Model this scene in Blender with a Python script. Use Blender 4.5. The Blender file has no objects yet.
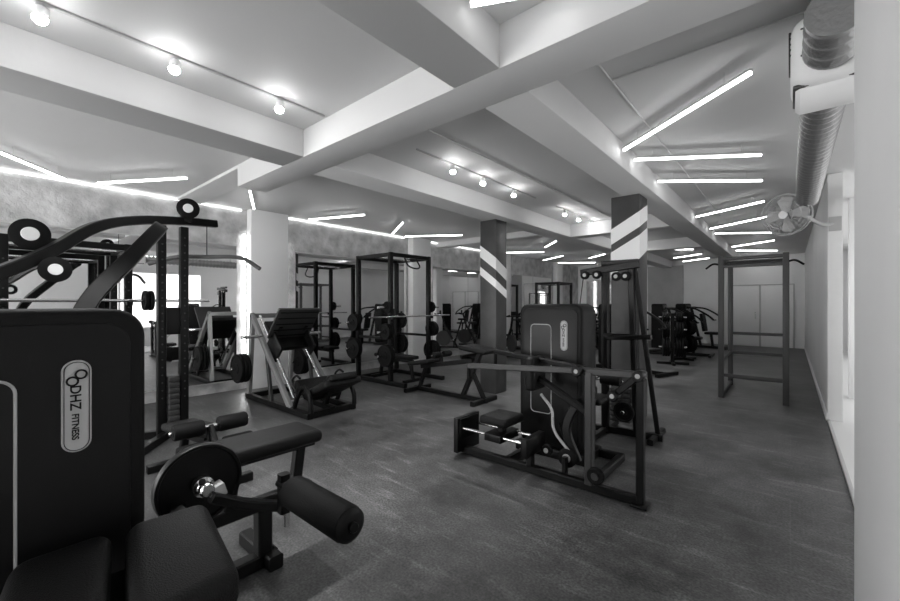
import bpy, bmesh, math, random
from mathutils import Vector, Matrix, Quaternion
random.seed(4)
V=Vector
sc=bpy.context.scene
try:
    sc.view_settings.view_transform='Standard'
    sc.view_settings.look='None'
    sc.view_settings.exposure=1.12
except Exception: pass

# ---------------- materials ----------------
def mat(name,g,rough=.5,metal=0,bump=0,bscale=60,var=0,vscale=3,emit=0,spec=None,coat=0):
    m=bpy.data.materials.new(name); m.use_nodes=True
    nt=m.node_tree; b=nt.nodes['Principled BSDF']
    b.inputs['Base Color'].default_value=(g,g,g,1)
    b.inputs['Roughness'].default_value=rough
    b.inputs['Metallic'].default_value=metal
    if coat: b.inputs['Coat Weight'].default_value=coat
    if spec is not None: b.inputs['Specular IOR Level'].default_value=spec
    if emit:
        b.inputs['Emission Color'].default_value=(1,1,1,1)
        b.inputs['Emission Strength'].default_value=emit
    if var or bump:
        tc=nt.nodes.new('ShaderNodeTexCoord')
    if var:
        n=nt.nodes.new('ShaderNodeTexNoise'); n.inputs['Scale'].default_value=vscale; n.inputs['Detail'].default_value=6
        nt.links.new(tc.outputs['Object'],n.inputs['Vector'])
        r=nt.nodes.new('ShaderNodeMapRange')
        r.inputs['From Min'].default_value=.3; r.inputs['From Max'].default_value=.7
        r.inputs['To Min'].default_value=max(0,g-var); r.inputs['To Max'].default_value=min(1,g+var)
        nt.links.new(n.outputs['Fac'],r.inputs['Value']); nt.links.new(r.outputs['Result'],b.inputs['Base Color'])
    if bump:
        n=nt.nodes.new('ShaderNodeTexNoise'); n.inputs['Scale'].default_value=bscale; n.inputs['Detail'].default_value=3
        nt.links.new(tc.outputs['Object'],n.inputs['Vector'])
        bp=nt.nodes.new('ShaderNodeBump'); bp.inputs['Strength'].default_value=bump; bp.inputs['Distance'].default_value=.02
        nt.links.new(n.outputs['Fac'],bp.inputs['Height']); nt.links.new(bp.outputs['Normal'],b.inputs['Normal'])
    return m
BLK=mat('black_powder_coat',.004,.4,bump=.05,bscale=300,spec=.22)
SHR=mat('shroud_plastic',.004,.5,bump=.12,bscale=350,spec=.18)
LEA=mat('black_vinyl',.004,.5,bump=.25,bscale=220,spec=.22)
RUB=mat('rubber_black',.004,.65,bump=.1,bscale=150,spec=.18)
DKG=mat('dark_grey_paint',.03,.45)
MDG=mat('rack_grey_paint',.06,.45)
CHR=mat('chrome',.75,.18,metal=1)
SIL=mat('silver_paint',.5,.35,metal=.2)
FRM=mat('leg_press_frame_paint',.24,.35,metal=.2)
LBL=mat('label_grey',.45,.4)
WHT=mat('white_paint',.85,.6,bump=.05,bscale=40)
WAL=mat('wall_plaster',.8,.7,var=.03,vscale=1.2,bump=.05,bscale=30)
CON=mat('concrete_wall',.48,.5,var=.16,vscale=4,bump=.8,bscale=14)
CEI=mat('ceiling_plaster',.62,.7,var=.02,vscale=.8,bump=.04,bscale=25)
COL=mat('column_dark',.045,.5,var=.01,vscale=5)
LED=mat('led_diffuser',.9,.4,emit=5)
LEDW=mat('led_cove',.9,.4,emit=1.6)
LEDV=mat('led_edge_strip',.9,.4,emit=7)
SPT=mat('spot_lens',.9,.4,emit=60)
MIR=mat('mirror_glass',.82,.02,metal=1)
DUC=mat('duct_foil',.28,.38,metal=.6,bump=.3,bscale=40)
PAL=mat('pale_tile',.75,.3)
GLC=mat('window_frosted',.8,.5,emit=1.0)
GLF=mat('added_window_glow',.8,.5,emit=4.2)  # glow of the window added behind the camera as room fill
DGL=mat('dark_glass',.01,.3,spec=.2)
PST=mat('panel_grey',.4,.6,var=.03,vscale=3)

def floor_mat():
    m=bpy.data.materials.new('rubber_floor'); m.use_nodes=True
    nt=m.node_tree; b=nt.nodes['Principled BSDF']; L=nt.links.new
    tc=nt.nodes.new('ShaderNodeTexCoord')
    br=nt.nodes.new('ShaderNodeTexBrick'); br.offset=0.5
    br.inputs['Scale'].default_value=1; br.inputs['Mortar Size'].default_value=.005
    br.inputs['Brick Width'].default_value=2.0; br.inputs['Row Height'].default_value=1.0
    br.inputs['Color1'].default_value=(.052,.052,.052,1); br.inputs['Color2'].default_value=(.058,.058,.058,1)
    br.inputs['Mortar'].default_value=(.066,.066,.066,1); br.inputs['Mortar Smooth'].default_value=.3
    L(tc.outputs['Object'],br.inputs['Vector'])
    n=nt.nodes.new('ShaderNodeTexNoise'); n.inputs['Scale'].default_value=.9; n.inputs['Detail'].default_value=12; n.inputs['Roughness'].default_value=.75
    L(tc.outputs['Object'],n.inputs['Vector'])
    r=nt.nodes.new('ShaderNodeMapRange'); r.inputs['From Min'].default_value=.38; r.inputs['From Max'].default_value=.64
    r.inputs['To Min'].default_value=.4; r.inputs['To Max'].default_value=2.1
    L(n.outputs['Fac'],r.inputs['Value'])
    n2=nt.nodes.new('ShaderNodeTexNoise'); n2.inputs['Scale'].default_value=70; n2.inputs['Detail'].default_value=3
    L(tc.outputs['Object'],n2.inputs['Vector'])
    r2=nt.nodes.new('ShaderNodeMapRange'); r2.inputs['From Min'].default_value=.3; r2.inputs['From Max'].default_value=.7
    r2.inputs['To Min'].default_value=.45; r2.inputs['To Max'].default_value=1.55
    L(n2.outputs['Fac'],r2.inputs['Value'])
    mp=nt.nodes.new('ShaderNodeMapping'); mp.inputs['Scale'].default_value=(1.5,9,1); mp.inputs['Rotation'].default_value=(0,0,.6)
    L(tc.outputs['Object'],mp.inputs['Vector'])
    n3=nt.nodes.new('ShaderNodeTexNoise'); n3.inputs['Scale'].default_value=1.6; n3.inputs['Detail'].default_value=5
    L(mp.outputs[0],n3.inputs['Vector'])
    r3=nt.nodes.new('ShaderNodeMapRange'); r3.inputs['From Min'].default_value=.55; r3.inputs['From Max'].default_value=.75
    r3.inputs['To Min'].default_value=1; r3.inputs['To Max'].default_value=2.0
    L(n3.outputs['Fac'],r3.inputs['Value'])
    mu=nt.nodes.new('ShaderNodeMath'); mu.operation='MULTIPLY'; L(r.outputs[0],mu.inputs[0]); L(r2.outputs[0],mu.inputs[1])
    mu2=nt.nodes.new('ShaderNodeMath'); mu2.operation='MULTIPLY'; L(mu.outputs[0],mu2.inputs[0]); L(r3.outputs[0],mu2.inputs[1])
    vm=nt.nodes.new('ShaderNodeVectorMath'); vm.operation='SCALE'; L(br.outputs['Color'],vm.inputs[0]); L(mu2.outputs[0],vm.inputs['Scale'])
    L(vm.outputs[0],b.inputs['Base Color'])
    rr=nt.nodes.new('ShaderNodeMapRange'); rr.inputs['To Min'].default_value=.32; rr.inputs['To Max'].default_value=.55
    L(n.outputs['Fac'],rr.inputs['Value']); L(rr.outputs[0],b.inputs['Roughness'])
    bp=nt.nodes.new('ShaderNodeBump'); bp.inputs['Strength'].default_value=.15; bp.inputs['Distance'].default_value=.01
    L(n2.outputs['Fac'],bp.inputs['Height']); L(bp.outputs['Normal'],b.inputs['Normal'])
    return m
FLO=floor_mat()

# ---------------- mesh helpers ----------------
def _bev(bm,b,seg=2):
    if b>0:
        bmesh.ops.bevel(bm,geom=bm.edges[:],offset=b,segments=seg,affect='EDGES',profile=.5)
def bbox(c,s,rot=None,bev=.006,seg=2):
    bm=bmesh.new(); bmesh.ops.create_cube(bm,size=1)
    for v in bm.verts: v.co=V((v.co.x*s[0],v.co.y*s[1],v.co.z*s[2]))
    _bev(bm,min(bev,min(s)*.45),seg)
    if rot is not None:
        bmesh.ops.rotate(bm,verts=bm.verts,cent=(0,0,0),matrix=Matrix.Rotation(rot[2],3,'Z')@Matrix.Rotation(rot[1],3,'Y')@Matrix.Rotation(rot[0],3,'X'))
    bmesh.ops.translate(bm,verts=bm.verts,vec=c)
    return bm
def lathe(prof,c,axis=(0,0,1),seg=32):
    bm=bmesh.new(); q=V(axis).normalized().to_track_quat('Z','Y'); rings=[]
    for (r,h) in prof:
        if r<1e-5: rings.append([bm.verts.new(V(c)+q@V((0,0,h)))])
        else: rings.append([bm.verts.new(V(c)+q@V((r*math.cos(2*math.pi*i/seg),r*math.sin(2*math.pi*i/seg),h))) for i in range(seg)])
    for a,b in zip(rings,rings[1:]):
        for i in range(seg):
            j=(i+1)%seg
            if len(a)==1 and len(b)==1: continue
            if len(a)==1: bm.faces.new((a[0],b[j],b[i]))
            elif len(b)==1: bm.faces.new((a[i],a[j],b[0]))
            else: bm.faces.new((a[i],a[j],b[j],b[i]))
    bmesh.ops.recalc_face_normals(bm,faces=bm.faces)
    return bm
def bcyl(p1,p2,r,seg=20,bev=.003):
    p1=V(p1);p2=V(p2);L=(p2-p1).length
    b=min(bev,r*.4,L*.4)
    return lathe([(0,0),(r-b,0),(r,b),(r,L-b),(r-b,L),(0,L)],p1,(p2-p1),seg)
def smooth(pts,n=6):
    P=[V(p) for p in pts]; P=[P[0]*2-P[1]]+P+[P[-1]*2-P[-2]]; out=[]
    for i in range(1,len(P)-2):
        for k in range(n):
            t=k/n; a,b,c,d=P[i-1],P[i],P[i+1],P[i+2]
            out.append(.5*((2*b)+(c-a)*t+(2*a-5*b+4*c-d)*t*t+(3*b-a-3*c+d)*t**3))
    out.append(P[-2]); return out
def bsweep(pts,prof,closed=False,side=None):
    P=[V(p) for p in pts]; n=len(P); bm=bmesh.new(); rings=[]
    def tan(i):
        if closed: return (P[(i+1)%n]-P[(i-1)%n]).normalized()
        if i==0: return (P[1]-P[0]).normalized()
        if i==n-1: return (P[-1]-P[-2]).normalized()
        return ((P[i+1]-P[i]).normalized()+(P[i]-P[i-1]).normalized()).normalized()
    t=tan(0)
    if side is None:
        s=t.cross(V((0,0,1)))
        if s.length<.05: s=V((1,0,0))
    else: s=V(side)
    for i in range(n):
        t=tan(i); s=(s-t*s.dot(t)).normalized(); u=s.cross(t)
        rings.append([bm.verts.new(P[i]+s*a+u*b) for a,b in prof])
    m=len(prof)
    for i in range(n if closed else n-1):
        a=rings[i]; b=rings[(i+1)%n]
        for j in range(m): bm.faces.new((a[j],a[(j+1)%m],b[(j+1)%m],b[j]))
    if not closed:
        bm.faces.new(rings[0][::-1]); bm.faces.new(rings[-1])
    bmesh.ops.recalc_face_normals(bm,faces=bm.faces)
    return bm
def rprof(w,h,b=.008):
    a,c=w/2,h/2; b=min(b,a*.5,c*.5)
    return [(-a+b,-c),(a-b,-c),(a,-c+b),(a,c-b),(a-b,c),(-a+b,c),(-a,c-b),(-a,-c+b)]
def cprof(r,n=10): return [(r*math.cos(2*math.pi*i/n),r*math.sin(2*math.pi*i/n)) for i in range(n)]
def bbar(p1,p2,w=.06,h=.06): return bsweep([p1,p2],rprof(w,h))
def rrect(w,h,r,n=6):
    out=[]
    for cx,cy,a0 in ((w/2-r,h/2-r,0),(-w/2+r,h/2-r,90),(-w/2+r,-h/2+r,180),(w/2-r,-h/2+r,270)):
        for k in range(n+1):
            a=math.radians(a0+90*k/n); out.append((cx+r*math.cos(a),cy+r*math.sin(a)))
    return out
def bprism(poly,z0,z1,bev=.02,seg=3):
    bm=bmesh.new(); lo=[bm.verts.new((x,y,z0)) for x,y in poly]
    f=bm.faces.new(lo); r=bmesh.ops.extrude_face_region(bm,geom=[f])
    vs=[g for g in r['geom'] if isinstance(g,bmesh.types.BMVert)]
    bmesh.ops.translate(bm,verts=vs,vec=(0,0,z1-z0))
    bmesh.ops.recalc_face_normals(bm,faces=bm.faces)
    if bev:
        if len(poly)>8: ed=[e for e in bm.edges if abs(e.verts[0].co.z-e.verts[1].co.z)<1e-6]
        else: ed=bm.edges[:]
        bmesh.ops.bevel(bm,geom=ed,offset=bev,segments=seg,affect='EDGES',profile=.5)
    return bm
def pad(c,s,rot=None,bev=.03): return bbox(c,s,rot,bev,4)
def mk(name,bm,m,parent=None,off=None):
    if off is not None: bmesh.ops.translate(bm,verts=bm.verts,vec=-V(off))
    me=bpy.data.meshes.new(name); bm.to_mesh(me); bm.free()
    for p in me.polygons: p.use_smooth=True
    try: me.set_sharp_from_angle(angle=math.radians(35))
    except Exception: pass
    me.materials.append(m)
    o=bpy.data.objects.new(name,me); sc.collection.objects.link(o)
    if parent: o.parent=parent
    return o
class M:
    def __init__(s,name,loc=(0,0,0),rz=0,local=False):
        s.e=bpy.data.objects.new(name,None); s.e.empty_display_size=.2
        s.e.location=loc; s.e.rotation_euler=(0,0,rz); sc.collection.objects.link(s.e)
        s.off=V((0,0,0)) if local else V(loc)
    def a(s,name,bm,m): return mk(name,bm,m,s.e,s.off)
    def box(s,n,c,sz,m=BLK,rot=None,bev=.006): return s.a(n,bbox(c,sz,rot,bev),m)
    def bar(s,n,p1,p2,w=.07,h=.07,m=BLK): return s.a(n,bbar(p1,p2,w,h),m)
    def rod(s,n,p1,p2,r=.015,m=CHR): return s.a(n,bcyl(p1,p2,r),m)
    def tube(s,n,pts,r=.02,m=CHR,k=6): return s.a(n,bsweep(smooth(pts,k),cprof(r)),m)
    def arm(s,n,pts,w=.08,h=.08,m=BLK,k=6): return s.a(n,bsweep(smooth(pts,k),rprof(w,h)),m)
    def pad(s,n,c,sz,rot=None,m=LEA,bev=.03): return s.a(n,pad(c,sz,rot,bev),m)
    def roller(s,n,p1,p2,r=.06,m=RUB):
        L=(V(p2)-V(p1)).length; b=r*.3
        s.a(n,lathe([(0,0),(r*.45,0),(r*.5,.004),(r-b,.004),(r-b*.3,b*.3),(r,b),(r,L-b),(r-b*.3,L-b*.3),(r-b,L-.004),(r*.5,L-.004),(r*.45,L),(0,L)],p1,V(p2)-V(p1),28),m)
    def plate(s,n,c,ax,r=.22,t=.02,m=RUB):
        s.a(n,lathe([(.02,-t),(r*.33,-t),(r*.38,-t*.5),(r*.8,-t*.5),(r*.86,-t),(r*.97,-t),(r,-t*.6),(r,t*.6),(r*.97,t),(r*.86,t),(r*.8,t*.5),(r*.38,t*.5),(r*.33,t),(.02,t)],c,ax,36),m)
    def pulley(s,n,c,ax,r=.1,hub=None):
        s.a(n,lathe([(0,-.02),(r*.9,-.02),(r,-.015),(r*.86,0),(r,.015),(r*.9,.02),(0,.02)],c,ax,30),RUB)
        s.a(n+'_hub',lathe([(0,-.026),(r*.42,-.026),(r*.45,-.02),(r*.45,.02),(r*.42,.026),(0,.026)],c,ax,24),hub or LBL)

def bm_shift(bm,v):
    bmesh.ops.translate(bm,verts=bm.verts,vec=v); return bm
def shroud(mc,c,w,h,t,z0,ang=0):
    """weight stack cover. c=(x,y) centre of the front face, ang: 0 front faces -Y"""
    R=Matrix.Rotation(ang,4,'Z'); T=Matrix.Translation((c[0],c[1],z0+h/2))
    def place(bm):
        bmesh.ops.transform(bm,matrix=T@R,verts=bm.verts); return bm
    def xz(bm):
        bmesh.ops.transform(bm,matrix=Matrix(((1,0,0,0),(0,0,1,0),(0,1,0,0),(0,0,0,1))),verts=bm.verts)
        bmesh.ops.reverse_faces(bm,faces=bm.faces); return bm
    mc.a('weight_stack_shroud',place(xz(bprism(rrect(w,h,.09),0,t,.025))),SHR)
    mc.a('shroud_front_panel',place(xz(bprism(rrect(w-.09,h-.09,.07),-.008,.01,.004,2))),BLK)
    fx=-w*.5+w*.37; sw=w*.33; zt=h*.5-.2; zb=-h*.5+.33
    mc.a('stack_window',place(bm_shift(xz(bprism(rrect(sw,zt-zb,.04),-.012,.002,0)),(fx,0,(zt+zb)/2))),DGL)
    ring=[(fx+x,-.012,(zt+zb)/2+y) for x,y in rrect(sw,zt-zb,.04)]
    mc.a('window_trim',place(bsweep(ring,cprof(.004,8),closed=True,side=(0,1,0))),LBL)
    lx=-w*.5+w*.73; lz=h*.5-.3
    mc.a('label_plate',place(bm_shift(xz(bprism(rrect(.07,.285,.034),-.013,.0,.002,1)),(lx,0,lz))),LBL)
    ring=[(lx+x,-.014,lz+y) for x,y in rrect(.058,.273,.028)]
    mc.a('label_outline',place(bsweep(ring,cprof(.0012,6),closed=True,side=(0,1,0))),BLK)
    for k in (-1,1):
        ring=[(lx+.010*k+.013*math.cos(a)+0,-.014,lz+.088+.010*k+.013*math.sin(a)) for a in [2*math.pi*i/20 for i in range(20)]]
        mc.a('emblem_loop',place(bsweep(ring,cprof(.003,6),closed=True,side=(0,1,0))),BLK)
    for body,size,dx,dz in (('DHZ',.036,-.004,.025),('FITNESS',.023,-.004,-.065)):
        cu=bpy.data.curves.new('label_text','FONT'); cu.body=body; cu.size=size; cu.extrude=.0008; cu.align_x='CENTER'; cu.align_y='CENTER'; cu.offset=.0006
        to=bpy.data.objects.new('tmp_text',cu); sc.collection.objects.link(to)
        bpy.context.view_layer.update()
        me=bpy.data.meshes.new_from_object(to.evaluated_get(bpy.context.evaluated_depsgraph_get()))
        bpy.data.objects.remove(to)
        bm=bmesh.new(); bm.from_mesh(me)
        bmesh.ops.transform(bm,matrix=Matrix.Rotation(math.pi/2,4,'X')@Matrix.Rotation(-math.pi/2,4,'Z'),verts=bm.verts)
        bm_shift(bm,(lx+dx,-.0145,lz+dz+.002))
        mc.a('label_text',place(bm),BLK)

# ---------------- room shell ----------------
XL,XR=-7.3,.36; YB,YF=-4.0,17.5; ZC=3.14; ZB=2.88
mk('floor',bbox(((XL+XR-.3)/2,(YB+YF)/2,-.05),(XR-XL+.3,YF-YB,.1),None,0),FLO)
mk('floor_corridor',bbox(((XR+2.4)/2,(YB+YF)/2,-.045),(2.4-XR,YF-YB,.1),None,0),PAL)
mk('ceiling',bbox(((XL+2.4)/2,(YB+YF)/2,ZC+.05),(2.4-XL+.4,YF-YB+.4,.1),None,0),CEI)
mk('wall_left',bbox((XL-.1,(YB+YF)/2,ZC/2),(.2,YF-YB+.4,ZC),None,0),CON)
mk('wall_back',bbox(((XL+2.4)/2,YF+.1,ZC/2),(2.4-XL,.2,ZC),None,0),WAL)
mk('wall_front',bbox(((XL+2.4)/2,YB-.1,ZC/2),(2.4-XL,.2,ZC),None,0),WAL)
mk('wall_right_near',bbox((.33,(YB+2.1)/2,ZC/2),(.3,2.1-YB,ZC),None,.004),WAL)
mk('wall_right',bbox((.43,(7.0+YF)/2,ZC/2),(.14,YF-7.0,ZC),None,.004),WAL)
mk('wall_corridor',bbox((2.5,(YB+YF)/2,ZC/2),(.2,YF-YB,ZC),None,0),WAL)
mk('baseboard_right',bbox((.352,(7.0+YF)/2,.05),(.015,YF-7.0,.1),None,.003),WHT)
mk('trim_floor_edge',bbox((.37,4.55,.01),(.03,4.9,.02),None,.003),SIL)
for i,(a,b) in enumerate(((3.05,3.72),(6.95,7.6),(11.0,11.5),(15,15.5))):
    mk('wall_pilaster',bbox((XL+.09,(a+b)/2,ZC/2),(.18,b-a,ZC),None,.004),WHT)
    for yy in ((b+.03,) if i else (a-.05,b+.03)):
        o=M('wall_strip_light',(XL+.03,yy,1.4))
        o.box('led_strip',(XL+.02,yy,1.45),(.03,.03,2.5),LEDV)
        o.box('led_channel',(XL+.01,yy+.02,1.45),(.02,.02,2.5),SIL)
for a,b in ((-3.5,2.87),(3.95,6.85),(7.85,10.9),(11.8,14.8)):
    o=M('wall_mirror',(XL+.01,(a+b)/2,1.33))
    o.box('mirror_glass',(XL+.012,(a+b)/2,1.33),(.02,b-a,2.3),MIR,bev=0)
    n=max(1,round((b-a)/1.5))
    for k in range(1,n):
        o.box('joint',(XL+.0235,a+(b-a)*k/n,1.33),(.002,.006,2.3),DKG,bev=0)
    for z in (.17,2.49): o.box('edge_trim',(XL+.014,(a+b)/2,z),(.026,b-a,.02),SIL,bev=.002)
o=M('wall_mirror',(-5.7,YF-.02,1.35))
o.box('mirror_glass',(-5.7,YF-.012,1.35),(2.4,.02,2.2),MIR,bev=0)
for x in (-6.9,-6.1,-5.3,-4.5): o.box('joint',(x,YF-.025,1.35),(.02,.01,2.24),SIL,bev=0)
for z in (.24,2.46): o.box('edge_trim',(-5.7,YF-.02,z),(2.4,.03,.02),SIL,bev=.002)
o=M('cove_light',(XL+.06,6,ZC-.03))
for y,l in ((1.2,3.5),(5.3,3.0),(9.3,3.2)): o.box('led_strip',(XL+.03,y,ZC-.03),(.02,l,.02),LEDW,bev=.003)
def beam(x0,x1,y0,y1,z0): mk('ceiling_beam',bbox(((x0+x1)/2,(y0+y1)/2,(z0+ZC)/2),(x1-x0,y1-y0,ZC-z0),None,.006),CEI)
beam(-5.0,.5,1.98,2.32,ZB)
beam(XL,-5.0,1.98,2.32,3.1)
beam(-1.65,-1.3,YB,1.98,ZB); beam(-1.65,-1.3,2.32,YF,ZB)
beam(-3.9,-3.5,YB,1.98,ZB); beam(-3.9,-3.5,2.32,YF,ZB)
beam(-3.5,-1.65,8.0,8.3,ZB); beam(XL,-3.9,8.0,8.3,3.0)
beam(-3.5,-1.65,11.4,11.7,ZB)
def column(x,y,w,bands,name='column'):
    c=M(name,(x,y,0)); c.box('shaft',(x,y,ZB/2),(w,w,ZB),COL,bev=.006)
    h=w/2+.003
    for zb,sl,th in bands:
        cs=[(-h,-h,0),(h,-h,1),(h,h,1.7),(-h,h,.7)]
        bm=bmesh.new()
        for i in range(4):
            x1,y1,u1=cs[i]; x2,y2,u2=cs[(i+1)%4]
            q=[(x+x1,y+y1,zb+sl*u1),(x+x2,y+y2,zb+sl*u2),(x+x2,y+y2,zb+sl*u2+th),(x+x1,y+y1,zb+sl*u1+th)]
            bm.faces.new([bm.verts.new(p) for p in q])
        bmesh.ops.recalc_face_normals(bm,faces=bm.faces)
        c.a('diagonal_band',bm,WHT)
column(-1.62,5.55,.35,((2.26,.2,.2),(1.86,.2,.3)))
column(-3.84,5.65,.32,((2.28,-.24,.2),(1.98,-.24,.14)))
mk('column_white',bbox((-3.7,11.9,ZB/2),(.36,.36,ZB),None,.006),WHT)

for i,x in enumerate((-1.25,-.35)):
    d=M('door_%d'%(i+1),(x,YF,0))
    d.box('leaf',(x,YF-.02,1.05),(.84,.04,2.1),WHT)
    for s in (-1,1): d.box('jamb',(x+s*.44,YF-.03,1.07),(.03,.06,2.14),SIL)
    d.box('head',(x,YF-.03,2.13),(.88,.06,.03),SIL)
    d.rod('handle',(x+.32,YF-.08,.95),(x+.32,YF-.08,1.2),.012,CHR)
mk('wall_panel',bbox((-3.75,YF-.03,1.5),(1.25,.05,2.9),None,.004),PST)
def window(name,axis,c,w,h,pane):
    x,y,z=c; o=M(name,c)
    if axis=='y':
        o.box('pane',(x,y,z),(w,.03,h),pane)
        n=max(1,round(w/1.2))
        for k in range(n+1): o.box('mullion',(x-w/2+w*k/n,y,z),(.05,.07,h+.05),WHT)
        for s in (-1,1): o.box('frame_rail',(x,y,z+s*h/2),(w,.07,.05),WHT)
    else:
        o.box('pane',(x,y,z),(.03,w,h),pane)
        n=max(1,round(w/1.2))
        for k in range(n+1): o.box('mullion',(x,y-w/2+w*k/n,z),(.07,.05,h+.05),WHT)
        for s in (-1,1): o.box('frame_rail',(x,y,z+s*h/2),(.07,w,.05),WHT)
window('added_fill_window','y',(-4.4,YB+.02,1.6),5.4,2.2,GLF)  # unseen window, added behind the camera to light the ceiling and room
window('window_2','x',(2.385,3.6,1.6),3.6,1.9,GLC)
window('window_3','x',(2.385,8.6,1.6),3.6,1.9,GLC)
window('window_4','x',(2.385,13.2,1.6),3.6,1.9,GLC)
mk('corridor_column',bbox((.80,8.9,ZC/2),(.2,.2,ZC),None,.005),WHT)

# ---------------- lights ----------------
def led(p1,p2,z=3.02):
    p1=V((p1[0],p1[1],z)); p2=V((p2[0],p2[1],z)); m=(p1+p2)/2
    o=M('linear_pendant_light',m)
    o.a('diffuser',bbar(p1,p2,.026,.022),LED)
    u=(p2-p1).normalized()
    o.a('housing',bbar(p1+V((0,0,.019))-u*.004,p2+V((0,0,.019))+u*.004,.036,.016),SIL)
    for t in (.15,.85):
        q=p1.lerp(p2,t); o.rod('suspension_wire',q+V((0,0,.025)),(q.x,q.y,ZC),.002,SIL)
for a in (((-1.26,4.15),(-.20,3.3)),((-1.26,4.5),(-.23,5.2)),((-1.26,5.5),(-.27,6.3)),((-1.27,8.2),(-.30,7.6)),
          ((-1.25,9.7),(-.31,9.0)),((-1.25,10.4),(-.315,11.1)),((-1.2,13.2),(-.3,12.5)),((-1.2,14.2),(-.3,15.0)),((-1.24,1.62),(-.8,1.84)),
          ((-6.1,.14),(-6.8,.68)),((-6.7,.97),(-5.6,1.63)),((-5.6,2.38),(-6.6,2.87)),
          ((-6.7,3.9),(-5.6,4.3)),((-5.6,5.2),(-6.7,5.9)),((-6.7,6.3),(-5.6,7.0)),((-5.6,8.6),(-6.7,9.3)),((-6.7,10.2),(-5.6,10.9)),((-5.6,12.2),(-6.7,13)),
          ((-6.7,14.2),(-5.6,15)),((-1.2,.2),(-.3,-.5)),((-1.2,-2.4),(-.3,-1.7)),((-6.7,-2.4),(-5.6,-1.7)),((-5.6,-.9),(-6.7,-.2)),  # bars at negative Y are out of view, added for illumination
          ((-3.0,12.4),(-2.1,13.1)),((-3.0,15.2),(-2.1,14.5)),((-4.3,15.4),(-5.2,16.2)),((-2.1,16),(-3,16.7)),((-.4,16.2),(-1.1,16.8)),  # extra bars added to brighten the far end walls
          ((-4.4,12.6),(-5.2,13.4)),((-4.4,9.2),(-5.1,10)),((-1.2,16.9),(-.3,16.9)),  # further bars added for a brighter back of the room
          ((1.4,3),(1.4,4.5)),((1.4,6.5),(1.4,8)),((1.4,11),(1.4,12.5)),((1.4,15),(1.4,16.5))):  # corridor pendants added to brighten the right wall face
    led(*a)
def track(x,ys,y0,y1):
    o=M('track_light',(x,(y0+y1)/2,ZC))
    o.box('track_rail',(x,(y0+y1)/2,ZC-.009),(.022,y1-y0,.018),LBL)
    for y in ys:
        o.rod('stem',(x,y,ZC-.018),(x,y,ZC-.05),.008,SIL)
        o.rod('spot_head',(x,y,ZC-.04),(x+.01,y-.01,ZC-.10),.03,WHT)
        o.a('lens',lathe([(0,-.03),(.02,-.027),(.032,-.012),(.034,0),(0,0)],(x+.01,y-.01,ZC-.10),(0,0,1),24),SPT)
        l=bpy.data.lights.new('spot','SPOT'); l.energy=45; l.spot_size=math.radians(100); l.spot_blend=1; l.shadow_soft_size=.03
        lo=bpy.data.objects.new('spot_lamp',l); lo.location=V((x+.01,y-.01,ZC-.14))-o.off; lo.parent=o.e; sc.collection.objects.link(lo)
track(-3.1,(.22,.84,1.55),-.4,1.95)
track(-3.02,(3.6,4.2,4.95),3.0,5.6)
track(-3.0,(6.6,7.2,7.8),6.3,7.97)
track(-3.0,(9.5,10.2,10.9),9.0,11.3)
track(-3.25,(-2.8,-1.6),-3,-1)
cd=M('ceiling_conduit',(-1.0,4,ZC)); cd.rod('pipe',(-1.0,2.32,ZC-.010),(-1.0,9,ZC-.010),.008,CEI); cd.rod('pipe_cross',(-1.0,3.0,ZC-.010),(.3,3.0,ZC-.010),.008,CEI)
cd=M('ceiling_conduit',(-1.0,0,ZC)); cd.rod('pipe',(-.9,-1,ZC-.010),(-.9,1.98,ZC-.010),.008,CEI)
cd=M('ceiling_conduit',(-2.6,4,ZC)); cd.rod('pipe',(-2.6,2.32,ZC-.010),(-2.6,7.95,ZC-.010),.008,CEI)

# ---------------- duct, unit, fan ----------------
d=M('air_duct',(.17,4.6,2.8))
pr=[]; n=160; Ld=4.2
for i in range(n+1): pr.append((.105+(.010 if i%4<2 else -.004),Ld*i/n))
d.a('corrugated_duct',lathe([(0,0)]+pr+[(0,Ld)],(.16,2.45,2.8),(0,1,0),28),DUC)
for y in (4.2,5.6): d.box('hanger_strap',(.16,y,3.02),(.02,.03,.22),SIL)
d.a('unit_housing',bbox((.15,3.0,2.84),(.30,.40,.38),None,.08,6),WHT)
d.a('unit_front_bulge',lathe([(0,0),(.13,0),(.15,.02),(.15,.25),(.13,.27),(0,.27)],(.02,3.0,2.72),(1,0,0),32),WHT)
d.box('unit_base_band',(.15,3.0,2.665),(.28,.3,.02),DKG)
for k in range(5): d.box('unit_louver',(-.002,3.0,2.97-.03*k),(.012,.28,.008),DKG)
d.box('unit_seam',(.15,2.798,2.80),(.22,.012,.01),DKG)
d.box('unit_seam',(.15,2.798,2.94),(.22,.012,.006),DKG)
d.box('hanger',(.15,3.0,3.07),(.05,.3,.14),LBL)
f=M('wall_fan',(.0,6.7,2.6))
fc=V((-.04,6.62,2.62)); ax=V((-.35,-.9,-.15)).normalized()
def circ(c,ax,r,n=32):
    q=ax.to_track_quat('Z','Y'); return [c+q@V((r*math.cos(2*math.pi*i/n),r*math.sin(2*math.pi*i/n),0)) for i in range(n)]
q=ax.to_track_quat('Z','Y')
for r,h in ((.26,0),(.25,.05),(.25,-.05),(.18,.075),(.1,.085),(.18,-.075)):
    f.a('cage_ring',bsweep(circ(fc+ax*h,ax,r),cprof(.004,6),closed=True,side=ax),LBL)
for i in range(24):
    a=2*math.pi*i/24; e=q@V((math.cos(a),math.sin(a),0))
    for s in (1,-1): f.a('cage_wire',bsweep([fc+ax*.088*s+e*.04,fc+ax*.075*s+e*.18,fc+ax*.05*s+e*.25,fc+e*.262],cprof(.002,5)),LBL)
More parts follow.
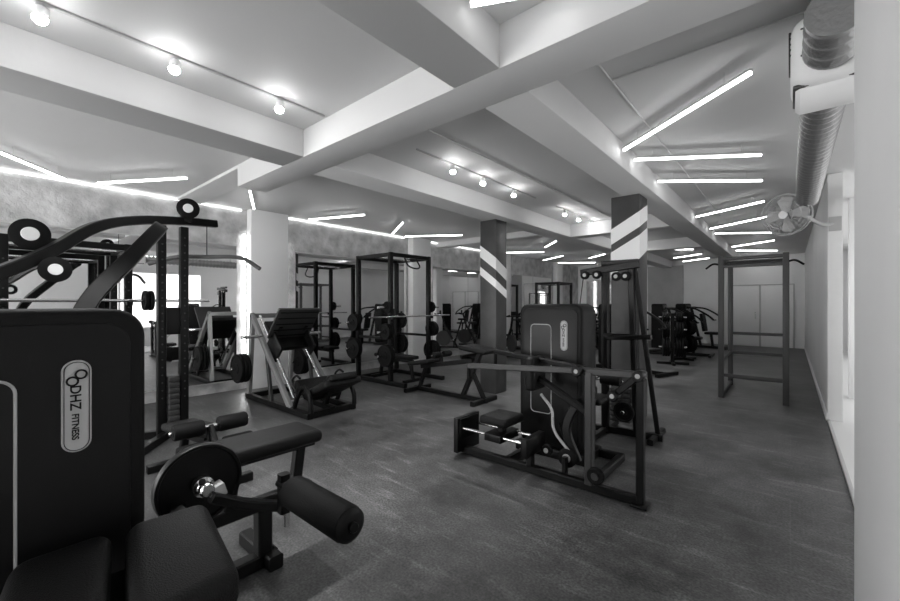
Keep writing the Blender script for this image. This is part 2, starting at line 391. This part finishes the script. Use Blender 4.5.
f.a('hub_badge',bcyl(fc+ax*.08,fc+ax*.095,.05),SIL)
f.a('motor',lathe([(0,-.2),(.05,-.19),(.065,-.15),(.065,-.07),(.05,-.05),(0,-.05)],fc,ax),MDG)
for i in range(4):
    a=math.pi/2*i; e=q@V((math.cos(a),math.sin(a),0)); g=q@V((-math.sin(a),math.cos(a),0))
    bm=bmesh.new(); P=[e*.03-g*.03-ax*.02,e*.2-g*.07-ax*.03,e*.23+g*.03,e*.18+g*.08+ax*.02,e*.03+g*.03+ax*.02]
    fa=bm.faces.new([bm.verts.new(fc+p) for p in P]); f.a('blade',bm,LBL)
f.arm('bracket',[fc-ax*.15,fc-ax*.22+V((.08,0,-.03)),(.3,6.93,2.5),(.41,6.985,2.5)],.04,.04,LBL)
f.box('wall_plate',(.43,6.99,2.5),(.12,.02,.18),LBL)

# ---------------- near leg curl machine ----------------
m=M('leg_curl_machine',(-1.9,.5,0))
shroud(m,(-1.7,.042),.664,1.4,.35,.08,math.pi/2)
m.box('shroud_foot',(-1.87,.04,.04),(.42,.72,.08))
m.bar('base_rail',(-2.3,.0,.04),(-2.3,1.12,.04),.08,.08)
m.bar('base_cross',(-2.6,1.08,.04),(-2.2,1.08,.04),.08,.08)
m.bar('base_link',(-2.3,.1,.04),(-1.3,.1,.04),.08,.08)
m.bar('bench_post',(-2.3,1.05,.06),(-2.3,1.05,.36),.08,.08)
m.bar('bench_rail',(-2.3,.62,.36),(-2.3,1.34,.36),.07,.07)
m.bar('bench_leg',(-2.3,.86,.36),(-2.3,.9,.67),.06,.06)
m.bar('bench_leg',(-2.3,1.24,.36),(-2.3,1.28,.67),.06,.06)
m.pad('thigh_bench_pad',(-2.3,1.07,.70),(.3,.56,.075))
m.box('pad_board',(-2.3,1.07,.655),(.24,.48,.02))
m.a('cam_disc',lathe([(0,-.012),(.165,-.012),(.17,-.022),(.182,-.022),(.186,-.012),(.186,.012),(.182,.022),(.17,.022),(.165,.012),(0,.012)],(-2.12,.67,.65),(1,0,0),48),BLK)
m.a('pivot_hub',lathe([(0,0),(.04,0),(.045,.01),(.045,.05),(.032,.06),(.032,.1),(.025,.11),(0,.11)],(-2.11,.67,.65),(1,0,0)),CHR)
m.box('adjuster_block',(-2.03,.71,.63),(.06,.07,.06),LBL,(.3,0,0))
m.rod('selector_pin',(-1.99,.64,.70),(-1.93,.62,.73),.014,BLK)
m.rod('selector_pin_stem',(-2.04,.66,.68),(-1.99,.64,.70),.008,CHR)
m.bar('pivot_bearing_post',(-2.2,.67,.04),(-2.2,.67,.72),.07,.07)
m.arm('swing_arm',[(-2.0,.68,.62),(-1.99,.82,.54),(-1.95,.96,.49),(-1.92,.98,.50)],.06,.045)
m.box('counterweight',(-2.0,.52,.55),(.06,.16,.08),BLK,(.5,0,0))
m.bar('roller_stem',(-1.9,.97,.47),(-1.9,.97,.66),.05,.05)
m.rod('roller_axle',(-1.93,.96,.61),(-1.31,.96,.61),.02,BLK)
m.roller('ankle_roller',(-1.80,.96,.61),(-1.34,.96,.61),.073)
m.a('roller_cap',lathe([(0,.012),(.05,.012),(.06,.006),(.068,0),(0,0)],(-1.34,.96,.61),(1,0,0)),BLK)
m.rod('rear_grip',(-1.93,1.0,.5),(-1.93,1.0,.38),.018,CHR)
m.a('seat_pad',bprism([(-1.62,.30),(-1.08,.20),(-1.10,.45),(-1.60,.53)],.68,.80,.045,5),LEA)
m.a('seat_pad',bprism([(-1.62,.27),(-1.62,.05),(-1.08,-.04),(-1.08,.17)],.68,.80,.045,5),LEA)
m.box('seat_board',(-1.36,.2,.665),(.42,.36,.03))
m.bar('seat_post',(-1.36,.2,.65),(-1.36,.1,.04),.08,.08)
m.bar('seat_link',(-1.4,.42,.6),(-2.2,.6,.55),.06,.06)

# ---------------- cable pulldown near mirrors ----------------
m=M('cable_pulldown_machine',(-5.1,1.2,0))
for (x,y) in ((-5.25,1.5),(-5.3,1.3)):
    m.box('upright',(x,y,1.18),(.08,.08,2.36))
    for k in range(22): m.a('hole',bcyl((x+.041,y,.45+.085*k),(x+.0425,y,.45+.085*k),.009,10,0),DKG)
m.arm('top_boom',[(-3.85,-.1,1.58),(-4.1,.3,1.85),(-4.4,.62,2.13),(-4.8,1.0,2.30),(-5.2,1.5,2.42),(-5.32,1.86,2.46)],.07,.085)
m.arm('press_arm',[(-3.95,.30,.05),(-3.95,.42,1.1),(-4.05,.53,1.5),(-4.27,.83,1.88),(-4.6,1.08,2.17),(-4.75,1.15,2.24)],.09,.12)
m.pulley('boom_pulley',(-4.2,.235,2.0),(1,.0,0),.11,WHT)
m.pulley('boom_pulley',(-4.02,.35,1.74),(1,0,0),.09,WHT)
m.pulley('crown_pulley',(-5.1,1.5,2.55),(1,-.3,0),.11,WHT)
m.box('crown_bracket',(-5.17,1.5,2.47),(.06,.1,.12))
m.rod('cable',(-5.2,1.72,2.4),(-5.2,1.72,2.04),.005,BLK)
m.tube('lat_bar',[(-5.72,1.28,1.96),(-5.5,1.49,2.04),(-5.2,1.72,2.04),(-4.92,1.98,2.03),(-4.74,2.13,1.9)],.024,MDG)
m.bar('base_rail',(-5.35,1.4,.04),(-3.9,.3,.04),.08,.08)
m.bar('base_cross',(-5.5,1.0,.04),(-5.1,1.9,.04),.08,.08)
m.box('guide_block',(-5.28,1.4,1.3),(.1,.14,.3),BLK)
for k in range(9): m.box('stack_plate',(-5.3,1.4,.16+.062*k),(.2,.1,.055),DKG)

def rack(name,x0,x1,y0,y1,h,col=BLK,foot=.4,bars=True):
    r=M(name,((x0+x1)/2,(y0+y1)/2,0))
    for x in (x0,x1):
        for y in (y0,y1):
            r.box('upright',(x,y,h/2),(.075,.075,h),col)
            for k in range(int((h-.5)/.1)):
                r.a('hole',bcyl((x+.0375,y,.35+.1*k),(x+.039,y,.35+.1*k),.009,8,0),DKG)
    for y in (y0,y1):
        r.bar('side_top',(x0,y,h-.04),(x1,y,h-.04),.07,.07,col)
        r.bar('side_base',(x0,y,.04),(x1+foot,y,.04),.08,.08,col)
        r.rod('safety_bar',(x0,y+.0,.85),(x1,y,.85),.025,col)
    for x in (x0,x1): r.bar('cross_top',(x,y0,h-.04),(x,y1,h-.04),.07,.07,col)
    r.bar('cross_base',(x0,y0,.04),(x0,y1,.04),.08,.08,col)
    r.rod('pullup_bar',((x0+x1)/2,y0,h-.06),((x0+x1)/2,y1,h-.06),.018,CHR)
    return r
r=rack('squat_rack',-6.85,-6.05,.15,1.15,2.2,foot=.15)
r.rod('barbell_shaft',(-5.95,-.45,1.53),(-5.95,2.0,1.53),.016)
for s,y in ((-1,.0),(1,1.3)):
    for k in range(2): r.plate('barbell_plate',(-5.95,y+s*.05*k-.0,1.53),(0,1,0),.12)
for y in (.15,1.15): r.box('j_hook',(-5.98,y,1.5),(.08,.06,.05))
for y,s in ((.15,-1),(1.15,1)):
    for z,rr in ((.6,.22),(1.15,.16)):
        r.rod('storage_peg',(-6.85,y+s*.03,z),(-6.85,y+s*.28,z),.022)
        for k in range(2): r.plate('weight_plate',(-6.85,y+s*(.09+.055*k),z),(0,1,0),rr)

r=rack('power_rack',-6.5,-5.55,4.85,5.85,2.43)
for x in (-6.5,-5.55):
    for y,s in ((4.85,-1),(5.85,1)):
        for z,rr in ((.62,.21),(1.12,.17)) if x<-6 else ((.55,.2),(.98,.15),(1.42,.11)):
            r.rod('storage_peg',(x,y+s*.03,z),(x,y+s*.3,z),.022)
            for k in range(2 if rr>.12 else 1): r.plate('weight_plate',(x,y+s*(.08+.055*k),z),(0,1,0),rr)
r.rod('barbell_shaft',(-5.47,4.3,1.25),(-5.47,6.4,1.25),.015)
for y in (4.85,5.85): r.box('j_hook',(-5.48,y,1.22),(.08,.06,.05))
r.tube('hanging_grip',[(-5.55,5.2,2.35),(-5.45,5.2,2.2),(-5.4,5.35,2.15),(-5.45,5.5,2.2),(-5.55,5.5,2.35)],.015,BLK)
def bench(name,x,y,rz,L=1.2,inc=0):
    b=M(name,(x,y,0),rz,True)
    b.pad('back_pad',(.15,0,.45),(L*.68,.28,.07)); b.pad('seat_pad',(-L*.38,0,.45),(L*.26,.28,.07))
    b.bar('spine',(-L*.45,0,.38),(L*.45,0,.38),.06,.06)
    b.bar('front_leg',(-L*.4,0,.38),(-L*.45,0,.04),.06,.06); b.bar('rear_leg',(L*.38,0,.38),(L*.45,0,.04),.06,.06)
    b.bar('front_foot',(-L*.45,-.25,.03),(-L*.45,.25,.03),.06,.06); b.bar('rear_foot',(L*.45,-.25,.03),(L*.45,.25,.03),.06,.06)
    return b
bench('flat_bench',-5.95,5.35,0,1.05)

b=M('roman_chair',(-4.2,4.9,0))
b.bar('base_rail',(-4.95,4.9,.04),(-3.45,4.9,.04),.07,.07)
b.bar('rear_foot',(-3.5,4.6,.035),(-3.5,5.2,.035),.07,.07); b.bar('front_foot',(-4.9,4.6,.035),(-4.9,5.2,.035),.07,.07)
b.bar('mast',(-3.9,4.9,.06),(-3.55,4.9,.78),.07,.07); b.bar('brace',(-3.5,4.9,.06),(-3.75,4.9,.5),.06,.06)
b.bar('slide_rail',(-3.7,4.9,.62),(-4.8,4.9,.42),.07,.07); b.bar('front_leg',(-4.7,4.9,.43),(-4.85,4.9,.06),.06,.06)
b.pad('thigh_pad',(-4.75,4.9,.50),(.5,.34,.07),(0,-.18,0)); b.pad('hip_pad',(-3.6,4.9,.80),(.5,.4,.07),(0,.1,0))
b.roller('ankle_roller',(-4.35,4.68,.66),(-4.35,4.86,.66),.05); b.roller('ankle_roller',(-4.35,4.94,.66),(-4.35,5.12,.66),.05)
b.rod('roller_axle',(-4.35,4.66,.66),(-4.35,5.14,.66),.012); b.bar('roller_post',(-4.35,4.9,.5),(-4.35,4.9,.66),.04,.04)
b.bar('grip_bar',(-3.75,4.66,.7),(-3.75,5.14,.7),.04,.04)

# ---------------- leg press ----------------
m=M('leg_press_machine',(-5.5,3.1,0))
ya,yb=2.75,3.42; ym=(ya+yb)/2
for y in (ya,yb):
    si=1 if y<3 else -1
    m.bar('incline_rail',(-6.4,y,1.32),(-5.2,y,.06),.06,.085,FRM)
    m.rod('guide_rod',(-6.3,y+.08*si,1.30),(-5.25,y+.08*si,.18),.02)
    m.bar('rear_leg',(-6.37,y,1.3),(-6.5,y,.05),.06,.08,FRM)
    m.bar('base_side',(-6.55,y,.04),(-4.7,y,.04),.08,.08)
    m.bar('mid_strut',(-5.9,y,.8),(-5.75,y,.05),.05,.05,DKG)
    m.arm('seat_side_frame',[(-5.1,y,.08),(-5.0,y,.26),(-4.85,y,.4),(-4.7,y,.25),(-4.68,y,.08)],.05,.05,BLK)
    m.tube('handle',[(-5.05,y,.3),(-5.15,y,.44),(-5.05,y,.52),(-4.95,y,.5)],.016,BLK)
m.bar('top_cross',(-6.4,ya,1.3),(-6.4,yb,1.3),.07,.07,FRM)
m.bar('base_cross',(-6.52,ya,.04),(-6.52,yb,.04),.08,.08); m.bar('base_cross',(-4.75,ya,.04),(-4.75,yb,.04),.08,.08)
m.bar('rail_cross',(-5.25,ya,.12),(-5.25,yb,.12),.06,.06,FRM)
m.box('carriage_frame',(-5.98,ym,1.0),(.55,.5,.08),BLK,(0,.77,0))
m.box('foot_plate',(-5.72,ym,1.2),(.56,.66,.04),DKG,(0,-.88,0))
for k in range(5): m.box('foot_plate_rib',(-5.72+.0715*(k-2)+.022,ym,1.2+.087*(k-2)-.018),(.02,.6,.01),BLK,(0,-.88,0))
m.bar('plate_bracket',(-5.95,ym-.2,1.0),(-5.74,ym-.2,1.15),.05,.06); m.bar('plate_bracket',(-5.95,ym+.2,1.0),(-5.74,ym+.2,1.15),.05,.06)
m.box('carriage_side',(-5.8,ym-.26,.86),(.36,.04,.3),BLK,(0,.77,0)); m.box('carriage_side',(-5.8,ym+.26,.86),(.36,.04,.3),BLK,(0,.77,0))
for y,s in ((ya,-1),(yb,1)):
    m.rod('loading_horn',(-6.05,y,1.0),(-6.05,y+s*.3,1.0),.025)
    m.rod('storage_horn',(-6.42,y,.5),(-6.42,y+s*.3,.5),.025)
    for k in range(3): m.plate('weight_plate',(-6.42,y+s*(.1+.055*k),.5),(0,1,0),.22)
m.pad('seat_pad',(-5.08,ym,.30),(.42,.5,.1),(0,.45,0))
m.pad('back_pad',(-4.72,ym,.36),(.6,.56,.1),(0,-.42,0))
m.pad('head_pad',(-4.5,ym,.52),(.16,.4,.09),(0,-.42,0))
m.bar('seat_support',(-4.9,ym,.06),(-4.8,ym,.3),.07,.07); m.bar('seat_spine',(-5.25,ym,.1),(-4.7,ym,.07),.07,.07)

# ---------------- sit up bench with rollers ----------------
b=M('sit_up_bench',(-3.75,1.2,0))
b.bar('base_rail',(-4.35,1.2,.04),(-3.5,1.2,.04),.07,.07)
b.bar('foot',(-3.5,.95,.035),(-3.5,1.5,.035),.07,.07); b.bar('foot',(-4.3,.95,.035),(-4.3,1.45,.035),.07,.07)
b.bar('mast',(-3.55,1.22,.06),(-3.62,1.22,.5),.06,.06); b.bar('leg',(-4.25,1.2,.06),(-4.15,1.2,.32),.06,.06)
b.bar('spine',(-4.35,1.2,.3),(-3.6,1.2,.38),.06,.06); b.pad('back_pad',(-4.05,1.2,.40),(.62,.28,.07),(0,-.1,0))
for z,x in ((.5,-3.6),(.36,-3.48)):
    b.roller('leg_roller',(x,1.27,z),(x,1.5,z),.062); b.roller('leg_roller',(x,.95,z),(x,1.17,z),.062); b.rod('roller_axle',(x,.93,z),(x,1.52,z),.014)
b.bar('roller_link',(-3.6,1.22,.5),(-3.48,1.22,.36),.04,.04)
b.pulley('adjust_wheel',(-3.78,1.12,.22),(0,1,0),.09)

# ---------------- centre row machine ----------------
m=M('seated_row_machine',(-1.7,3.4,0))
shroud(m,(-1.79,3.6),.665,1.4,.34,.09,0)
m.box('shroud_foot',(-1.79,3.78,.045),(.74,.4,.09))
m.bar('base_rail',(-2.52,3.15,.04),(-.84,3.15,.04),.06,.07)
m.bar('base_link',(-1.22,3.15,.04),(-1.22,3.95,.04),.06,.07); m.bar('base_link',(-2.0,3.15,.04),(-2.0,3.7,.04),.06,.07)
m.bar('rear_foot',(-1.45,3.93,.04),(-1.2,3.93,.04),.06,.07)
m.box('foot_stop',(-2.5,3.2,.2),(.05,.36,.34)); m.box('foot_pad',(-2.47,3.2,.26),(.02,.3,.2),RUB)
for y in (3.08,3.32): m.rod('slide_rod',(-2.48,y,.27),(-1.75,y,.27),.014)
m.box('slide_stop',(-1.75,3.2,.24),(.06,.34,.16)); m.bar('slide_post',(-1.75,3.15,.06),(-1.75,3.15,.2),.06,.06)
m.bar('seat_post',(-2.08,3.2,.22),(-2.08,3.2,.36),.07,.07); m.box('seat_carriage',(-2.08,3.2,.26),(.18,.32,.07))
m.pad('seat_pad',(-2.08,3.2,.41),(.3,.34,.08))
m.bar('front_post',(-1.22,3.15,.06),(-1.22,3.15,.95),.06,.075,DKG); m.bar('outer_post',(-.84,3.15,0),(-.84,3.15,.97),.055,.065)
m.bar('top_rail',(-1.35,3.15,.95),(-.80,3.15,.97),.05,.055,DKG)
m.bar('lever_arm',(-2.42,3.13,.88),(-1.28,3.13,.955),.045,.05,DKG)
m.bar('lever_arm',(-2.32,3.45,1.0),(-1.28,3.2,.965),.045,.045)
m.bar('post_arm',(-1.22,3.15,.7),(-1.35,3.6,.72),.05,.06)
for x,z in ((-1.3,.955),(-.84,.97),(-1.02,.80)):
    m.a('pivot_cap',lathe([(0,-.05),(.035,-.05),(.042,-.04),(.042,.04),(.035,.05),(0,.05)],(x,3.12,z),(0,1,0)),BLK)
    m.a('pivot_bolt',lathe([(0,-.056),(.016,-.056),(.018,-.05),(0,-.05)],(x,3.12,z),(0,1,0)),LBL)
m.bar('lower_lever',(-1.02,3.12,.80),(-.84,3.12,.97),.04,.05)
m.rod('grip',(-2.42,3.13,.9),(-2.42,3.13,.74),.018,RUB); m.rod('grip',(-2.32,3.45,1.02),(-2.32,3.45,.86),.018,RUB)
m.pad('chest_pad',(-1.78,3.3,.86),(.09,.26,.3),None); m.bar('chest_pad_arm',(-1.74,3.3,.82),(-1.22,3.18,.6),.05,.05)
m.a('link_arm',bsweep(smooth([(-1.75,3.35,.66),(-1.62,3.3,.55),(-1.58,3.27,.38),(-1.42,3.25,.22)],6),rprof(.02,.025)),SIL)
m.arm('cam_lever',[(-1.38,3.3,.15),(-1.48,3.3,.4),(-1.4,3.32,.62),(-1.25,3.3,.72)],.05,.07)
m.pulley('low_pulley',(-1.15,3.09,.16),(0,1,0),.065,DKG); m.pulley('low_pulley',(-1.45,3.25,.18),(0,1,0),.08); m.pulley('mid_pulley',(-1.64,3.25,.2),(0,1,0),.05)
m.bar('pulley_bracket',(-1.45,3.2,.04),(-1.45,3.2,.2),.04,.05)
m.rod('cable',(-1.45,3.25,.26),(-1.7,3.6,.35),.004,BLK)
m.box('post_foot',(-.84,3.15,.02),(.12,.14,.02))

# ---------------- cable tower in front of column ----------------
m=M('lat_pulldown_machine',(-1.45,4.75,0))
m.box('upright',(-1.64,4.72,.97),(.07,.09,1.94)); m.bar('second_upright',(-1.36,4.72,1.92),(-1.30,4.72,.05),.06,.06)
m.bar('slanted_leg',(-1.33,4.76,1.9),(-1.1,4.8,.04),.04,.05)
m.bar('crown',(-1.92,4.70,1.86),(-1.26,4.70,1.93),.06,.08); m.bar('crown_upper',(-1.7,4.78,1.97),(-1.3,4.78,1.97),.05,.05)
m.bar('base_rail',(-1.75,4.72,.04),(-1.05,4.78,.04),.06,.07); m.bar('base_foot',(-1.12,4.55,.035),(-1.12,5.1,.035),.06,.06)
m.bar('front_base',(-1.64,4.15,.035),(-1.64,5.1,.035),.06,.06)
for x in (-1.86,-1.72,-1.5,-1.4): m.pulley('pulley',(x,4.66,1.83 if x<-1.6 else 1.8),(0,1,0),.05)
m.rod('cable',(-1.88,4.66,1.8),(-1.86,4.5,1.45),.005,BLK)
m.tube('lat_bar',[(-2.0,4.3,1.38),(-1.93,4.4,1.44),(-1.86,4.5,1.45),(-1.78,4.6,1.44),(-1.74,4.65,1.39)],.014,BLK)
m.box('crossmember',(-1.48,4.7,1.12),(.34,.06,.07)); m.bar('knee_arm',(-1.6,4.68,1.1),(-1.12,4.6,1.14),.04,.05)
m.pad('seat_pad',(-1.64,4.25,.48),(.34,.34,.07)); m.bar('seat_post',(-1.64,4.25,.06),(-1.64,4.25,.46),.06,.06)
m.roller('knee_roller',(-1.9,4.45,.66),(-1.68,4.45,.66),.055); m.roller('knee_roller',(-1.6,4.45,.66),(-1.38,4.45,.66),.055); m.rod('roller_axle',(-1.92,4.45,.66),(-1.36,4.45,.66),.012); m.bar('roller_link',(-1.64,4.45,.66),(-1.64,4.7,.75),.04,.04)
for k in range(7): m.box('stack_plate',(-1.47,4.74,.18+.055*k),(.22,.12,.048),DKG)
m.plate('weight_plate',(-1.4,4.6,.3),(0,1,0),.11); m.rod('plate_peg',(-1.4,4.55,.3),(-1.4,4.7,.3),.02)

# ---------------- right pull-up rack ----------------
r=M('pull_up_rack',(-.43,8.3,0))
x0,x1,y0,y1,h=-.84,-.05,7.65,8.95,2.24
for x in (x0,x1):
    for y in (y0,y1): r.box('upright',(x,y,h/2),(.075,.075,h),MDG)
    r.bar('side_top',(x,y0,h-.04),(x,y1,h-.04),.07,.07,MDG); r.bar('side_base',(x,y0,.05),(x,y1,.05),.06,.06,MDG)
    r.bar('side_mid',(x,y0,.6),(x,y1,.6),.05,.05,MDG)
for y,z in ((y0,h-.04),(y0,h-.16),(y1,h-.04),(y1,.6),(y1,.95),(y0,.36),(y1,.15)): r.bar('crossbar',(x0,y,z),(x1,y,z),.05,.05,MDG)
r.rod('pullup_bar',(x0,8.1,h-.06),(x1,8.1,h-.06),.018,MDG); r.rod('pullup_bar',(x0,8.5,h-.06),(x1,8.5,h-.06),.018,MDG)
r.tube('side_grip',[(x1,y0,2.1),(x1+.1,y0-.05,2.12),(x1+.2,y0-.05,2.05)],.015,BLK); r.tube('side_grip',[(x0,y0,2.1),(x0-.1,y0-.05,2.12),(x0-.2,y0-.05,2.05)],.015,BLK)

# ---------------- distant equipment ----------------
def selector(x,y,rz):
    m=M('chest_press_machine',(x,y,0),rz,True)
    shroud(m,(0,.3),.6,1.4,.3,.08,0)
    m.box('foot',(0,.45,.04),(.66,.36,.08)); m.bar('base',(0,.3,.04),(0,-.9,.04),.08,.08); m.bar('cross',(-.35,-.88,.04),(.35,-.88,.04),.07,.07)
    m.pad('seat_pad',(0,-.45,.5),(.4,.4,.08)); m.pad('back_pad',(0,-.18,.85),(.34,.08,.6),(-.15,0,0)); m.bar('seat_post',(0,-.45,.05),(0,-.4,.48),.07,.07)
    for s in (-1,1): m.arm('press_arm',[(s*.3,.2,1.35),(s*.45,-.1,1.3),(s*.45,-.45,1.1),(s*.4,-.6,.95)],.05,.05); m.rod('grip',(s*.4,-.6,.95),(s*.2,-.6,.95),.018,RUB)
    m.bar('top_frame',(-.32,.2,1.35),(.32,.2,1.35),.06,.06); m.bar('mast',(0,-.1,.05),(0,.2,1.36),.07,.07)
def platetree(x,y,rz):
    m=M('plate_tree',(x,y,0),rz,True)
    m.bar('mast',(0,0,.05),(0,0,1.25),.08,.08); m.bar('base',(-.35,0,.03),(.35,0,.03),.07,.06); m.bar('base',(0,-.3,.03),(0,.3,.03),.07,.06)
    for z,s,rr in ((.42,1,.23),(.42,-1,.23),(.85,1,.2),(.85,-1,.2),(1.15,1,.12),(1.15,-1,.12)):
        m.rod('peg',(s*.03,0,z),(s*.3,0,z),.022)
        for k in range(3): m.plate('weight_plate',(s*(.09+.055*k),0,z),(1,0,0),rr)
def bike(x,y,rz):
    m=M('exercise_bike',(x,y,0),rz,True)
    m.bar('base',(-.55,0,.08),(.55,0,.08),.06,.06); 
    for s in (-.5,.5): m.bar('foot',(s,-.25,.03),(s,.25,.03),.06,.06)
    m.a('flywheel',lathe([(0,-.02),(.2,-.02),(.24,-.03),(.25,0),(.24,.03),(.2,.02),(0,.02)],(.35,0,.36),(0,1,0)),DKG)
    m.bar('frame',(-.1,0,.1),(.3,0,.75),.06,.07); m.bar('seat_tube',(0,0,.15),(-.25,0,.95),.05,.05); m.bar('top_tube',(-.12,0,.55),(.25,0,.6),.05,.06)
    m.bar('bar_stem',(.28,0,.7),(.4,0,1.12),.05,.05); m.bar('fork',(.35,.045,.36),(.3,.045,.75),.02,.04)
    m.pad('saddle',(-.27,0,.98),(.27,.18,.06)); m.tube('handlebar',[(.6,-.2,1.16),(.42,-.22,1.12),(.4,0,1.12),(.42,.22,1.12),(.6,.2,1.16)],.016,RUB)
    m.box('console',(.45,0,1.2),(.03,.16,.12),BLK); m.rod('crank',(.0,-.12,.32),(.0,.12,.32),.03); m.box('pedal',(.1,.15,.25),(.1,.08,.02)); m.box('pedal',(-.1,-.15,.39),(.1,.08,.02))
    m.bar('crank_support',(0,0,.32),(0,0,.1),.05,.05)
selector(-2.75,9.4,math.radians(70)); selector(-2.55,13.2,math.radians(90)); selector(-5.3,13.6,math.radians(60)); selector(-2.4,15.8,math.radians(80))
platetree(-2.2,11.0,.3); platetree(-2.15,12.1,.9)
bike(-6.2,8.3,-.6); bike(-6.3,9.9,-.5); bike(-6.3,11.0,-.5)
bench('flat_bench',-4.9,9.6,1.2)
r=rack('squat_rack',-6.6,-5.8,12.3,13.3,2.2)
def dumbbells(x,y,rz):
    m=M('dumbbell_rack',(x,y,0),rz,True)
    for s in (-.85,.85): m.bar('side_leg',(s,.15,0),(s,-.05,.95),.05,.07); m.bar('foot',(s,-.3,.03),(s,.25,.03),.05,.06)
    for z,yy in ((.35,.02),(.62,-.0),(.9,-.05)):
        m.box('shelf',(0,yy,z),(1.75,.2,.03),BLK,(.2,0,0))
        for k in range(8):
            xx=-.74+k*.21
            m.a('dumbbell',lathe([(0,-.13),(.05,-.13),(.06,-.12),(.06,-.05),(.018,-.045),(.018,.045),(.06,.05),(.06,.12),(.05,.13),(0,.13)],(xx,yy,z+.085),(0,1,.2),12),RUB)
dumbbells(-5.6,16.5,0)

# ---------------- world + camera ----------------
w=bpy.data.worlds.new('world'); sc.world=w; w.use_nodes=True
w.node_tree.nodes['Background'].inputs[0].default_value=(.6,.6,.6,1); w.node_tree.nodes['Background'].inputs[1].default_value=.5
cam=bpy.data.cameras.new('camera'); cam.lens=16; cam.sensor_width=36; cam.clip_start=.02; cam.shift_y=.0028
co=bpy.data.objects.new('camera',cam); co.location=(0,0,1.5); co.rotation_euler=(math.pi/2,0,math.radians(40.4))
sc.collection.objects.link(co); sc.camera=co
